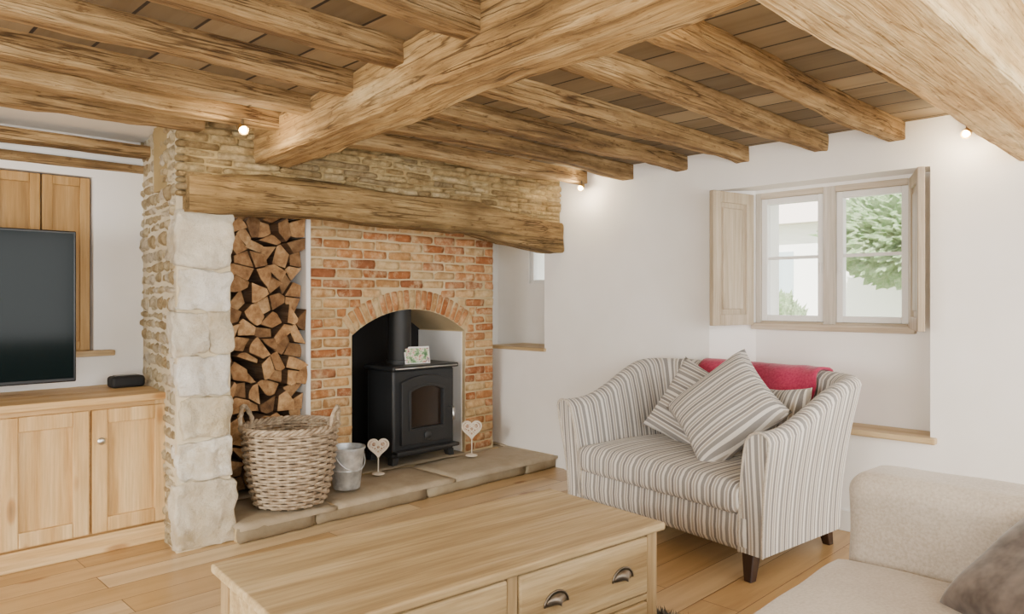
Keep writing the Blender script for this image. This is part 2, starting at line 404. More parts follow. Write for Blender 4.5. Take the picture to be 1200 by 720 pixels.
meta(hbox('baseboard_right',XW-.018,XW,-1.9,2.80,0,.09,M_white,bevel=.004),kind='structure')
meta(hbox('trim_1',XW-.035,3.40,.86,1.90,.42,.445,M_sill,bevel=.006),kind='structure')
meta(hbox('trim_2',XW-.02,3.56,2.96,3.45,.68,.70,M_sill,bevel=.005),kind='structure')
meta(hbox('trim_3',.12,1.06,3.57,3.80,.745,.77,M_sillx,bevel=.006),kind='structure')

jy=[2.68,2.37,2.03,1.69,1.33,1.02]
def beamx(y): return 1.47+(y-2.85)*.116
G='old ceiling joists'
for i,y in enumerate(jy+[.70]):
    j=R.uniform(-.006,.006)
    timber('ceiling_joist',((beamx(y)+.07)*H,y*H,(1.652+j)*H),((XW+.005)*H,(y+R.uniform(-.012,.012))*H,(1.652+j)*H),.072*H,.078*H,M_joist,.016,.006,seed=i+1,label='rough-hewn weathered oak joist between main beam and white wall',cat='ceiling joist',group=G)
for i,y in enumerate([2.90]+jy):
    j=R.uniform(-.006,.006); xe=(beamx(y)-.07) if i else 1.17
    timber('ceiling_joist',(-2.25*H,(y+R.uniform(-.02,.02))*H,(1.652+j)*H),(xe*H,y*H,(1.652+j)*H),.076*H,.078*H,M_joist,.016,.006,seed=i+20,label='rough-hewn weathered oak joist running over the television side',cat='ceiling joist',group=G)
timber('ceiling_beam',(1.475*H,2.93*H,1.565*H),(1.19*H,.50*H,1.578*H),.175*H,.16*H,M_beam,.020,.016,seed=3,label='massive knotted oak main beam resting on the chimney breast',cat='ceiling beam')
timber('ceiling_beam',(-2.2*H,.485*H,1.51*H),((XW+.01)*H,.485*H,1.515*H),.20*H,.22*H,M_lightbeam,.008,.006,seed=5,label='thick honey-coloured squared oak beam meeting the window wall',cat='ceiling beam')
for yy in (.15,-.25):
    timber('ceiling_joist',(1.9*H,yy*H,1.66*H),((XW+.01)*H,yy*H,1.66*H),.10*H,.07*H,M_lightbeam,.01,.006,seed=8+int(yy*4),label='pale oak joist on white plaster ceiling',cat='ceiling joist',group='pale joists on plaster ceiling')
timber('alcove_beam',(-2.2*H,3.50*H,1.63*H),(1.19*H,3.50*H,1.63*H),.10*H,.05*H,M_joist,.010,.005,seed=12,label='slim weathered oak beam over the television alcove',cat='beam',group='alcove beams')
timber('alcove_beam',(-2.2*H,3.60*H,1.575*H),(1.19*H,3.60*H,1.575*H),.05*H,.035*H,M_joist,.006,.004,seed=13,label='thin weathered oak beam over the shuttered window recess',cat='beam',group='alcove beams')

# ================================================================== CHIMNEY
pal_r=['#cdb585','#bba376','#d6c094','#c4aa7a','#aa9268','#d0ba8c','#b5a07a']
ch=empty('chimney_breast',(2.2*H,3.2*H,0),0,'rubble and limestone chimney breast around the inglenook fireplace','chimney breast')
def toch(o):
    o.parent=ch; o.matrix_parent_inverse=Matrix.Translation((-2.2*H,-3.2*H,0)); return o
def prism(name,poly,z0,z1,mat):
    n=len(poly); return mk(name,[(x*H,y*H,z*H) for z in (z0,z1) for x,y in poly],[tuple(range(n)),tuple(range(2*n-1,n-1,-1))]+[(i,(i+1)%n,n+(i+1)%n,n+i) for i in range(n)],mat)
toch(prism('upper_masonry',[(1.12,2.932),(XW,2.852),(XW,3.27),(1.12,3.27)],1.45,1.75,M_stmort))
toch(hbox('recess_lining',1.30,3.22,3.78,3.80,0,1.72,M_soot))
rd=Vector((XW-1.085,-.08,0)); rn=Vector((rd.y,-rd.x,0)).normalized()
toch(masonry('rubble_face',(1.085*H,2.94*H,1.40*H),rd,(0,0,1),rn,rd.length*H,.34*H,(.026,.046),(.08,.30),.004,.030,pal_r,M_stone,.003,.012,(9,4),3,rk=.08,jit=.004))
d=Vector((.095,.65,0)); nn=Vector((-d.y,d.x,0)).normalized()
pal_l=['#dfd0b0','#cfbc96','#e6d9bf','#c6b088','#d7c5a0']
toch(masonry('rubble_face',(1.112*H,2.965*H,0),d,(0,0,1),nn,d.length*H,1.74*H,(.04,.09),(.06,.17),.010,.024,pal_l,M_stone,.008,.010,(6,4),5,rk=.15,jit=.010))
toch(prism('pillar_core',[(1.096,2.955),(1.194,3.63),(1.32,3.63),(1.312,2.955)],0,1.74,plaster('pale_mortar','#dfd4ba','#c9b893',.7)))
def quoins():
    tb=bmesh.new(); bmesh.ops.create_cube(tb,size=2); bmesh.ops.subdivide_edges(tb,edges=tb.edges[:],cuts=15,use_grid_fill=True)
    tb.verts.index_update(); tv=[v.co.copy() for v in tb.verts]; tf=[tuple(v.index for v in fc.verts) for fc in tb.faces]; tb.free()
    rr=random.Random(4); V=[];F=[];CS=[]
    zs=[0,.27,.439,.604,.773,.945,1.124,1.36]
    xl=[1.085,1.095,1.105,1.093,1.085,1.10,1.088]; xr=[1.33,1.315,1.318,1.308,1.318,1.312,1.318]
    tones=['#e2d8c2','#ece7da','#d8cdb4','#efebe2','#e6dfcf','#ddd3bd','#f0ece2','#e2dac8']
    bl=[]
    for i in range(7):
        if i==4: bl+= [(1.07,1.215,zs[4],zs[5]),(1.218,1.318,zs[4],zs[5])]
        else: bl.append((xl[i],xr[i],zs[i],zs[i+1]))
    for k,(x0,x1,z0,z1) in enumerate(bl):
        g=.006
        x0,x1,z0,z1=x0*H+g,x1*H-g,z0*H+g,z1*H-g; y0,y1=(2.936+rr.uniform(-.005,.005))*H,(3.0+rr.uniform(-.01,.04))*H
        cc=C(tones[k]); base=len(V)
        for p in tv:
            p=Vector([math.copysign(abs(c)**.8,c) for c in p])
            q=Vector((p.x*(1-.08*(abs(p.y)**10+abs(p.z)**10)/2),p.y*(1-.06*(abs(p.x)**12+abs(p.z)**12)/2),p.z*(1-.08*(abs(p.x)**10+abs(p.y)**10)/2)))
            w=Vector(((x0+x1)/2+q.x*(x1-x0)/2,(y0+y1)/2+q.y*(y1-y0)/2,(z0+z1)/2+q.z*(z1-z0)/2))
            w+=noise.noise_vector(w*7+Vector((k,0,0)))*.022+noise.noise_vector(w*24)*.013
            w.z=max(w.z,.001); V.append(w); CS.append(cc)
        F+=[tuple(i+base for i in q) for q in tf]
    return mk('quoin_stones',V,F,M_quoin,smooth=True,cols=CS)
toch(quoins())
def lsag(t):
    bot=[.0,.012,.03,.025,.003,-.030,-.065]; top=[0,.025,.04,.035,.015,-.015,-.045]
    x=t*6; i=min(5,int(x)); a=x-i; a=a*a*(3-2*a)
    return (bot[i]*(1-a)+bot[i+1]*a)*H,(top[i]*(1-a)+top[i+1]*a)*H
timber('fireplace_lintel',(1.12*H,2.965*H,1.335*H),((XW-.01)*H,2.90*H,1.335*H),.16*H,.15*H,M_lint,.018,.012,seed=17,sag=lsag,label='long dark weathered oak lintel over the inglenook',cat='lintel beam')

bx0,bx1,by=1.86,3.13,3.30
fp=empty('brick_fireplace',((bx0+bx1)/2*H,by*H,.08*H),0,'red and buff brick fireplace with arched opening for the stove','fireplace')
def tofp(o):
    o.parent=fp; o.matrix_parent_inverse=Matrix.Translation(-fp.location); return o
ox0,ox1,zsp,zcr=2.114,2.90,.806,.940
hw=(ox1-ox0)/2; cxm=(ox0+ox1)/2; rise=zcr-zsp; Rr=(hw*hw+rise*rise)/(2*rise); zc=zcr-Rr; amax=math.asin(hw/Rr)
arc=[(cxm+Rr*math.sin(a),zc+Rr*math.cos(a)) for a in [amax*(-1+2*i/16) for i in range(17)]]
out=[(bx0,.075),(ox0,.075)]+arc+[(ox1,.075),(bx1,.075),(bx1,1.70),(bx0,1.70)]
v=[(x*H,by*H,z*H) for x,z in out]+[(x*H,3.78*H,z*H) for x,z in out]; n=len(out)
f=[tuple(range(n)),tuple(range(2*n-1,n-1,-1))]+[(i,(i+1)%n,n+(i+1)%n,n+i) for i in range(n)]
tofp(mk('mortar_body',v,f,M_mortar))
RT=.115
def clipb(s0,s1,z0,z1):
    zm=(z0+z1)/2/H+.08; x0,x1=s0/H+bx0,s1/H+bx0
    if zm<zsp-.005: lo,hi=ox0,ox1
    else:
        Ro=Rr+RT; 
        dz=zm-zc
        if dz>=Ro: return [(s0,s1)]
        hwid=math.sqrt(Ro*Ro-dz*dz)
        hwid=min(hwid,max(hw,dz*math.tan(amax)) if dz>0 else hw)
        lo,hi=cxm-hwid,cxm+hwid
    o=[]
    if x0<lo: o.append((s0,(min(x1,lo)-bx0)*H))
    if x1>hi: o.append(((max(x0,hi)-bx0)*H,s1))
    return o
pal_b=['#c98f5e','#bb7d50','#d4a873','#c59866','#af7045','#d8b382','#c08858','#cfac7c','#b5805a','#d4b788','#a86e4a','#c48d5f']
ext=[]; rr=random.Random(9); nb=23
for i in range(nb):
    a0=-amax+2*amax*i/nb; a1=a0+2*amax/nb
    def PT(r,a): return ((cxm+r*math.sin(a)-bx0)*H,(zc+r*math.cos(a)-.08)*H)
    e=.006; kk=rr.uniform(.88,1.02)
    ext.append(([PT(Rr+.002,a0+e),PT(Rr+.002,a1-e),PT(Rr+RT-.006,a1-e),PT(Rr+RT-.006,a0+e)],tuple(min(1,x*kk) for x in C(rr.choice(pal_b))[:3])+(1,)))
tofp(masonry('brick_face',(bx0*H,by*H,.08*H),(1,0,0),(0,0,1),(0,-1,0),(bx1-bx0)*H,1.50*H,(.064,.064),(.2,.2),.011,.009,pal_b,M_brick,.002,.006,(5,3),11,clip=clipb,rk=.06,jit=.005,extra=ext))
tofp(masonry('brick_return',(bx1*H,by*H,.08*H),(0,1,0),(0,0,1),(1,0,0),.2*H,1.5*H,(.064,.064),(.2,.2),.011,.009,pal_b,M_brick,.002,.003,(4,3),12,rk=.04,jit=.003))
tofp(hbox('sooty_back',ox0,ox1,3.74,3.775,.08,1.2,M_soot))
tofp(hbox('sooty_side',ox0-.002,ox0+.01,3.34,3.74,.08,1.0,M_soot))
tofp(hbox('whitened_jamb',ox1-.008,ox1+.003,3.325,3.74,.08,.80,M_wall))
tofp(hbox('plaster_edge',1.835,1.862,3.27,3.78,.08,1.70,M_wall,bevel=.01))

he=empty('stone_hearth',(2.27*H,3.3*H,0),0,'low raised hearth of worn grey-brown flagstones','hearth')
def tohe(o): o.parent=he; o.matrix_parent_inverse=Matrix.Translation(-he.location); return o
tohe(hbox('hearth_core',1.32,XW,2.90,3.78,0,.07,M_mortar))
pal_h=['#bcae97','#b1a38c','#c4b7a0','#ab9d86']
tohe(masonry('flagstones',(1.31*H,2.865*H,.062*H),(1,0,0),(0,1,0),(0,0,1),(XW-1.31)*H,.9*H,(.5,.62),(.8,1.3),.004,.018,pal_h,M_flag,.002,.004,(14,10),21,rk=.006,jit=.004))
tohe(masonry('front_stones',(1.31*H,2.89*H,0),(1,0,0),(0,0,1),(0,-1,0),(XW-1.31)*H,.068*H,(.085,.09),(.5,.9),.005,.022,['#a3957c','#968870','#ada086'],M_flag,.004,.008,(10,4),22,rk=.03,jit=.003))

def clip_poly(poly,a,b,c):
    o=[]
    for i in range(len(poly)):
        p,q=poly[i],poly[(i+1)%len(poly)]; dp=a*p[0]+b*p[1]-c; dq=a*q[0]+b*q[1]-c
        if dp<=0: o.append(p)
        if (dp<0<dq) or (dq<0<dp):
            t=dp/(dp-dq); o.append((p[0]+(q[0]-p[0])*t,p[1]+(q[1]-p[1])*t))
    return o
rl=random.Random(21); X0,X1,Z0,Z1=1.335*H,1.83*H,.10*H,1.44*H
pts=[]
cols_,rows_=6,19
for r in range(rows_):
    for c_ in range(cols_):
        px=X0+(c_+.5+(.25 if r%2 else -.25)+rl.uniform(-.42,.42))*(X1-X0)/cols_
        pz=Z0+(r+.5+rl.uniform(-.42,.42))*(Z1-Z0)/rows_
        pts.append((px,pz))
for i,(px,pz) in enumerate(pts):
    poly=[(X0,Z0),(X1,Z0),(X1,Z1),(X0,Z1)]
    for k,(qx,qz) in enumerate(pts):
        if k==i or abs(qx-px)+abs(qz-pz)>.6: continue
        a,b=qx-px,qz-pz; poly=clip_poly(poly,a,b,a*(px+qx)/2+b*(pz+qz)/2)
        if len(poly)<3: break
    if len(poly)<3: continue
    cx=sum(p[0] for p in poly)/len(poly); cz=sum(p[1] for p in poly)/len(poly)
    pp=[]
    for p in poly:
        if not pp or (abs(p[0]-pp[-1][0])+abs(p[1]-pp[-1][1]))>.028: pp.append(p)
    if len(pp)>3 and abs(pp[0][0]-pp[-1][0])+abs(pp[0][1]-pp[-1][1])<.028: pp.pop()
    if len(pp)<3: continue
    if len(pp)>4: pp.pop(rl.randrange(len(pp)))
    k=.955; pp=[((p[0]-cx)*k,(p[1]-cz)*k) for p in pp]
    # bow one split side outward so that it reads as a bark-covered arc
    ei=rl.randrange(len(pp)); p,q=pp[ei],pp[(ei+1)%len(pp)]
    el=math.hypot(q[0]-p[0],q[1]-p[1])
    if el>.06 and rl.random()<.7:
        nx_,nz_=(q[1]-p[1])/el,-(q[0]-p[0])/el; mid=[(p[0]+(q[0]-p[0])*t+nx_*.010*math.sin(math.pi*t),p[1]+(q[1]-p[1])*t+nz_*.010*math.sin(math.pi*t)) for t in (.25,.5,.75)]
        pp=pp[:ei+1]+mid+pp[ei+1:]
    n=len(pp); yf=rl.uniform(-.06,.05); L=.32; tilt=rl.uniform(-.25,.25); tz_=rl.uniform(-.25,.25)
    v=[];f=[];
    rings=4
    for rg in range(rings):
        for p in pp:
            y=yf+L*rg/(rings-1)+((p[0]*tilt+p[1]*tz_) if rg==0 else 0)
            jx=.003*noise.noise(Vector((p[0]*20+i,y*9,p[1]*20))); v.append((p[0]+jx,y,p[1]+jx))
    f.append(tuple(range(n))); mi=[0]
    for rg in range(rings-1):
        for q in range(n): f.append((rg*n+q,rg*n+(q+1)%n,(rg+1)*n+(q+1)%n,(rg+1)*n+q)); mi.append(1)
    f.append(tuple(range((rings-1)*n,rings*n))); mi.append(0)
    o=mk('firewood_log',v,f,[M_logend,M_bark],loc=(cx,3.275*H,cz),bevel=.005,mi=mi)
    meta(o,'split firewood log showing its rough cut end in the stack','firewood log','stacked firewood logs')

# ================================================================== STOVE
st=empty('wood_burning_stove',(2.545*H,3.36*H,.095*H),0,'near-black cast-iron wood-burning stove with arched glass door','stove')
w2=.27;dp=.155;zb=.045;zt=.64
mk('body',cubev(-w2,w2,-dp,dp,zb,zt),CUBEF,M_iron,st,bevel=.018,bseg=3)
mk('top_plate',cubev(-w2-.02,w2+.02,-dp-.03,dp+.01,zt,zt+.03),CUBEF,M_iron,st,bevel=.01,bseg=3)
mk('ash_ledge',cubev(-w2-.005,w2+.005,-dp-.06,-dp+.01,zb+.03,zb+.055),CUBEF,M_iron,st,bevel=.008)
for sx in (-1,1):
    for sy in (-1,1):
        mk('leg',[(sx*(w2-.03)+a*.028*(1 if z>.03 else .75)+(sx*.012 if z<.03 else 0),sy*(dp-.03)+b*.028,z) for z in (0,zb+.005) for a,b in ((-1,-1),(1,-1),(1,1),(-1,1))],[(3,2,1,0),(4,5,6,7),(0,1,5,4),(1,2,6,5),(2,3,7,6),(3,0,4,7)],M_iron,st,bevel=.004)
def arched(w,z0,zs,rise,seg=12):
    hw=w/2; Rq=(hw*hw+rise*rise)/(2*rise); zc=zs+rise-Rq; am=math.asin(min(1,hw/Rq))
    return [(-hw,z0),(hw,z0)]+[(Rq*math.sin(a),zc+Rq*math.cos(a)) for a in [am*(1-2*i/seg) for i in range(seg+1)]]
def ringplate(name,outp,inp,y0,y1,mat,parent,**k):
    n=len(outp); v=[(x,y0,z) for x,z in outp]+[(x,y0,z) for x,z in inp]+[(x,y1,z) for x,z in outp]+[(x,y1,z) for x,z in inp]; f=[]
    for i in range(n):
        j=(i+1)%n; f+=[(i,j,n+j,n+i),(2*n+i,3*n+i,3*n+j,2*n+j),(i,2*n+i,2*n+j,j),(n+i,n+j,3*n+j,3*n+i)]
    return mk(name,v,f,mat,parent,**k)
po=arched(.43,.13,.56,.04); pi=arched(.28,.24,.49,.035)
ringplate('door',po,pi,-dp-.03,-dp+.005,M_iron,st,bevel=.005)
n=len(pi); mk('door_glass',[(x,-dp-.006,z) for x,z in pi],[tuple(range(n))],nm('stove_glass',.06,0,C('#2a211b'))[0],st)
pi2=arched(.315,.223,.505,.036); pi3=arched(.28,.24,.49,.035)
ringplate('door_trim',pi2,pi3,-dp-.038,-dp-.028,M_iron,st,bevel=.003)
tubes('door_handle',[([(.205,-dp-.03,.36),(.205,-dp-.07,.36),(.205,-dp-.072,.30),(.205,-dp-.072,.27)],.009)],M_steel,st)
lathe('air_control',[(.0,0),(.028,0),(.03,.012),(.02,.02),(.0,.022)],M_iron,st,24,loc=(0,-dp-.028,.18),rot=(math.pi/2,0,0))
tubes('top_rail',[([(-w2,-dp-.035,zt+.015),(w2,-dp-.035,zt+.015)],.005)],M_steel,st)
lathe('flue_pipe',[(.095,0),(.095,.03),(.083,.032),(.083,.95)],M_iron2,st,32,loc=(-.08,.03,zt+.03))
pc=empty('photo_card',(2.54*H,3.29*H,.095*H+.672),math.radians(-12),'small folded greeting photo card standing on the stove','photo card')
def photomat():
    m,nt,b=nm('photo_print',.4); v=coords(nt,(1,1,1),False); n=noi(nt,v,22,4,.6)
    nt.links.new(ramp(nt,n,[(.36,C('#3f6a45')),(.45,C('#9cc08a')),(.50,C('#f0e4d8')),(.56,C('#c58a6a')),(.62,C('#4b5d80')),(.68,C('#e8d8c8'))]),b.inputs['Base Color']); return m
mk('print',[(-.09,-.003,.006),(.09,-.003,.006),(.09,.018,.108),(-.09,.018,.108)],[(0,1,2,3)],photomat(),pc)
mk('card_border',[(-.097,0,0),(.097,0,0),(.097,.024,.118),(-.097,.024,.118)],[(0,1,2,3)],M_white,pc).modifiers.new('s','SOLIDIFY').thickness=.001
mk('card_back',[(-.097,.07,0),(.097,.07,0),(.097,.027,.118),(-.097,.027,.118)],[(0,1,2,3)],M_white,pc)

def heart(x,y,z,rot,s,lab):
    e=empty('heart_ornament',(x,y,z),rot,lab,'ornament','heart ornaments on the hearth')
    lathe('base',[(0,0),(.042*s,0),(.042*s,.006),(.01*s,.014),(0,.014)],M_cream,e,28)
    tubes('stem',[([(0,0,.01),(0,0,.12*s)],.004)],M_cream,e)
    def hp(k,zo):
        P=[]
        for i in range(40):
            t=2*math.pi*i/40; X=16*math.sin(t)**3; Z=13*math.cos(t)-5*math.cos(2*t)-2*math.cos(3*t)-math.cos(4*t)
            P.append((X*k,0,Z*k+zo))
        return P
    zo=.185*s; k=.0042*s
    ls=[(hp(k,zo),.0065,True),(hp(k*.78,zo),.003,True)]
    for (a,b,r) in ((-.03,.018,.017),(.03,.018,.017),(0,-.002,.014),(-.022,-.012,.01),(.022,-.012,.01),(0,-.033,.011),(0,.024,.008)):
        ls.append(([(a*s+r*s*math.cos(q*math.pi/8),0,zo+b*s+r*s*math.sin(q*math.pi/8)) for q in range(16)],.0035,True))
    tubes('heart',ls,M_cream,e)
    hq=hp(k*.95,zo); mk('heart_filling',[(p[0],.001,p[2]) for p in hq]+[(p[0],.004,p[2]) for p in hq],[tuple(range(40)),tuple(range(79,39,-1))]+[(i,(i+1)%40,40+(i+1)%40,40+i) for i in range(40)],M_heartfill,e)
heart(2.19*H,3.17*H,.09*H,-.6,.95,'cream and brown heart ornament standing before the stove')
heart(2.83*H,3.16*H,.09*H,-.6,1.05,'cream and brown heart ornament beside the brick opening')

bk=empty('log_basket',(1.615*H,3.02*H,.09*H),.3,'round tapered wicker log basket with two loop handles','basket')
rb,rt,bh=.18,.25,.42
def brad(z): t=z/bh; return rb+(rt-rb)*(t**.8)+.01*math.sin(t*math.pi)
ls=[];ns=26
nrings=24
for k in range(nrings):
    z=.012+k*(bh-.03)/(nrings-1); P=[]
    for i in range(ns*5):
        a=2*math.pi*i/(ns*5); off=.0105*math.sin(a*ns/2+ (math.pi if k%2 else 0)); rr_=brad(z)+off
        P.append((rr_*math.cos(a),rr_*math.sin(a),z))
    ls.append((P,.0085,True,6))
for i in range(ns):
    a=2*math.pi*(i)/ns; ls.append(([(brad(z)*math.cos(a),brad(z)*math.sin(a),z) for z in (0,.1,.2,.3,bh)],.006,False,6))
tubes('basket_wall',ls,M_wicker,bk)
lathe('basket_base',[(0,.004),(rb,.004),(rb,.014),(0,.014)],M_wicker,bk,30)
ls=[]
for ph in (0,2.1,4.2):
    ls.append(([( (rt+.006+.011*math.cos(i*.55+ph))*math.cos(2*math.pi*i/160),(rt+.006+.011*math.cos(i*.55+ph))*math.sin(2*math.pi*i/160),bh+.005+.011*math.sin(i*.55+ph)) for i in range(160)],.0095,True,6))
tubes('rim',ls,M_wicker,bk)
for a in (-1.085,-1.085+math.pi):
    P=[]; 
    for i in range(15):
        t=i/14*math.pi; q=a+(.34*math.cos(t)); P.append(((rt+.012)*math.cos(q),(rt+.012)*math.sin(q),bh+.0+.11*math.sin(t)))
    tubes('handle',[(P,.011,False,8),([Vector(p)+Vector((.008*math.cos(i*1.4),.008*math.sin(i*1.4),.01*math.sin(i*1.1))) for i,p in enumerate(P)],.008,False,6)],M_wicker,bk)

bu=empty('metal_bucket',(1.925*H,3.05*H,.09*H),.2,'small galvanised metal bucket on the hearth','bucket')
lathe('bucket_body',[(0,0),(.078,0),(.08,.004),(.082,.02),(.092,.11),(.095,.112),(.095,.118),(.093,.12),(.106,.235),(.112,.237),(.112,.248),(.104,.248),(.09,.12),(.076,.01),(0,.01)],M_galv,bu,36)
for a in (0,math.pi):
    mk('handle_bracket',[(math.cos(a)*.106+x*.6,y,.21+z) for x in (-.008,.008) for y in (-.015,.015) for z in (-.02,.02)],CUBEF,M_galv,bu,bevel=.003)
tubes('bail_handle',[([(.112*math.cos(t*math.pi/12),-.07*math.sin(t*math.pi/12)-.02,.21-.10*math.sin(t*math.pi/12)) for t in range(13)],.004)],M_galv,bu)

# ================================================================== TV UNIT
cy=3.17
cb=empty('tv_cabinet',(.0,3.39*H,0),0,'long pale oak television cabinet with panelled doors','cabinet')
y0=(cy-3.39)*H; y1=.215*H
def lb(name,x0,x1,a,b,z0,z1,m,par=cb,bev=.003): 
    return mk(name,cubev(x0,x1,a,b,z0,z1),CUBEF,m,par,bevel=bev)
xr=1.165*H; xl=-1.0*H
lb('body',xl,xr-.09,y0+.012,y1,.075*H,.585*H,M_oak)
lb('end_panel',xr-.09,xr,y0+.010,-.02*H,.075*H,.585*H,M_oakz)
lb('worktop',xl-.02,xr+.03,y0-.03,-.01,.585*H,.613*H,M_oak,bev=.006)
lb('worktop_back',xl-.02,xr-.02,-.01,y1+.01,.585*H,.613*H,M_oak,bev=0)
lb('plinth',xl,xr+.005,y0-.012,-.02*H,0,.075*H,M_oak,bev=.006)
def pdoor(par,x0,x1,z0,z1,yf,th,mst,mpan,fr=.07,name='door'):
    d=empty(name,((x0+x1)/2,yf,z0)); d.parent=par; w=x1-x0;h=z1-z0
    mk('door_frame',sum([cubev(-w/2,-w/2+fr,-th,0,0,h),cubev(w/2-fr,w/2,-th,0,0,h),cubev(-w/2+fr,w/2-fr,-th,0,0,fr),cubev(-w/2+fr,w/2-fr,-th,0,h-fr,h)],[]),[tuple(i+8*k for i in q) for k in range(4) for q in CUBEF],mst,d,bevel=.005)
    mk('door_panel',cubev(-w/2+fr-.002,w/2-fr+.002,-th*.35,0,fr-.002,h-fr+.002),CUBEF,mpan,d)
    return d
dw=.288*H
for k in range(5):
    x1=1.142*H-k*(dw+.006*H)
    if k>0: x1-=.004
    d=pdoor(cb,x1-dw,x1,.085*H,.565*H,y0+.012,.030,M_oakz,M_oakz)
    if k in (0,3):
        kx=-dw/2+.035 if k==0 else dw/2-.035
        lathe('door_knob',[(0,0),(.008,0),(.008,.012),(.016,.016),(.018,.024),(.012,.03),(0,.031)],M_steel,d,20,loc=(kx,-.030,.36*H),rot=(math.pi/2,0,0))
tv=empty('television',(.32*H,3.37*H,.613*H),0,'large flat-screen television standing on the oak cabinet','television')
tw=.53*H
lb('bezel',-tw,tw,-.02,.03,.05*H,.66*H,M_black,tv,.006)
lb('screen',-tw+.012,tw-.012,-.0225,-.019,.065*H,.65*H,M_screen,tv,0)
lb('stand_neck',-.06,.06,0,.03,.01,.08*H,M_black,tv)
lb('stand_base',-.28,.28,-.10,.12,.001,.014,M_black,tv)
sp=empty('smart_speaker',(1.07*H,3.46*H,.613*H),0,'small black rounded speaker box on the cabinet top','speaker')
mk('speaker_body',cubev(-.085,.085,-.05,.05,0,.062),CUBEF,nm('speaker_mesh',.7,0,C('#151515'))[0],sp,bevel=.018,bseg=4)
mk('speaker_top',cubev(-.06,.06,-.03,.03,.062,.065),CUBEF,M_black,sp,bevel=.001)

sh=empty('window_shutter',(.60*H,3.66*H,.77*H),0,'closed oak panelled shutters inside the alcove recess','shutter')
for k in range(4):
    a=-.38+k*.19
    d=pdoor(sh,(a+.002)*H,(a+.186)*H,.0,.765*H,.0,.028,M_oakz2,M_oakz2,.05,'leaf')

# ================================================================== WINDOW 1
wy0,wy1,wz0,wz1=[q*H for q in (.985,1.70,.866,1.515)]
we=empty('window_1',(3.43*H,(wy0+wy1)/2,wz0),0); meta(we,kind='structure')
hwid=(wy1-wy0)/2; hh=wz1-wz0
def wb(name,ls,m,bev=.004,par=we):
    v=[];f=[]
    for b in ls: n=len(v); v+=cubev(*b); f+=[tuple(i+n for i in q) for q in CUBEF]
    return mk(name,v,f,m,par,bevel=bev)
fx0,fx1=-.04,.05
wb('frame',[(fx0,fx1,-hwid,-hwid+.032,0,hh),(fx0,fx1,hwid-.032,hwid,0,hh),(fx0,fx1,-.035,.035,0,hh)],M_winw)
wb('frame_rail',[(fx0,fx1,-hwid+.032,-.035,0,.03),(fx0,fx1,.035,hwid-.032,0,.03),(fx0,fx1,-hwid+.032,-.035,hh-.035,hh),(fx0,fx1,.035,hwid-.032,hh-.035,hh),(fx0-.04,fx0+.002,-hwid-.01,hwid+.01,-.02,.018)],M_winh)
for s in (-1,1):
    a,b=(.036,hwid-.033) if s>0 else (-hwid+.033,-.036); z0,z1=.031,hh-.036; t=.036
    c=empty('casement',(0,(a+b)/2,z0)); c.parent=we; W=(b-a)/2; Z=z1-z0
    wb('sash',[(-.026,.024,-W,-W+t,0,Z),(-.026,.024,W-t,W,0,Z),(-.026,.024,-W+t,W-t,0,t),(-.026,.024,-W+t,W-t,Z-t,Z)],M_white,.004,c)
    wb('glazing_bar',[(-.016,.016,-W+t,W-t,Z*.50,Z*.50+.018)],M_white,.003,c)
    wb('glass_pane',[(.004,.008,-W+t,W-t,t,Z-t)],M_glass,0,c)
    wb('window_handle',[(-.038,-.026,s*(-W+t/2)-.006,s*(-W+t/2)+.006,Z*.38,Z*.38+.06)],M_white,.003,c)
def shutter(hx,hy,ang,lab):
    e=empty('window_shutter',(hx*H,hy*H,.872*H),ang,lab,'shutter','washed oak window shutters')
    w=.30*H; h=.635*H; fr=.065
    v=sum([cubev(0,fr,-.016,.016,0,h),cubev(w-fr,w,-.016,.016,0,h),cubev(fr,w-fr,-.016,.016,0,fr),cubev(fr,w-fr,-.016,.016,h-fr,h)],[])
    mk('shutter_frame',v,[tuple(i+8*k for i in q) for k in range(4) for q in CUBEF],M_shut,e,bevel=.004)
    mk('shutter_panel',cubev(fr-.001,w-fr+.001,-.003,.003,fr-.001,h-fr+.001),CUBEF,M_shut,e)
    mk('raised_field',cubev(fr+.03,w-fr-.03,-.011,.011,fr+.03,h-fr-.03),CUBEF,M_shut,e,bevel=.006)
    for z in (.12,h-.12): lathe('hinge',[(0,0),(.007,0),(.007,.06),(0,.06)],M_pewter,e,12,loc=(-.004,0,z))
shutter(3.37,1.705,math.radians(180-10),'open washed-oak shutter showing its recessed panel')
shutter(3.37,.985,math.radians(180+22),'open washed-oak shutter folded back, seen nearly edge-on')
w2=empty('window_2',(3.60*H,3.24*H,1.10*H),0); meta(w2,kind='structure')
a=.155*H; z=.30*H
wb('frame',[(-.03,.03,-a,-a+.03,0,z),(-.03,.03,a-.03,a,0,z),(-.03,.03,-a+.03,a-.03,0,.03),(-.03,.03,-a+.03,a-.03,z-.03,z),(-.02,.02,-.01,.01,.03,z-.03)],M_white,.003,w2)
wb('glass_pane',[(.002,.006,-a+.03,a-.03,.03,z-.03)],M_glass,0,w2)

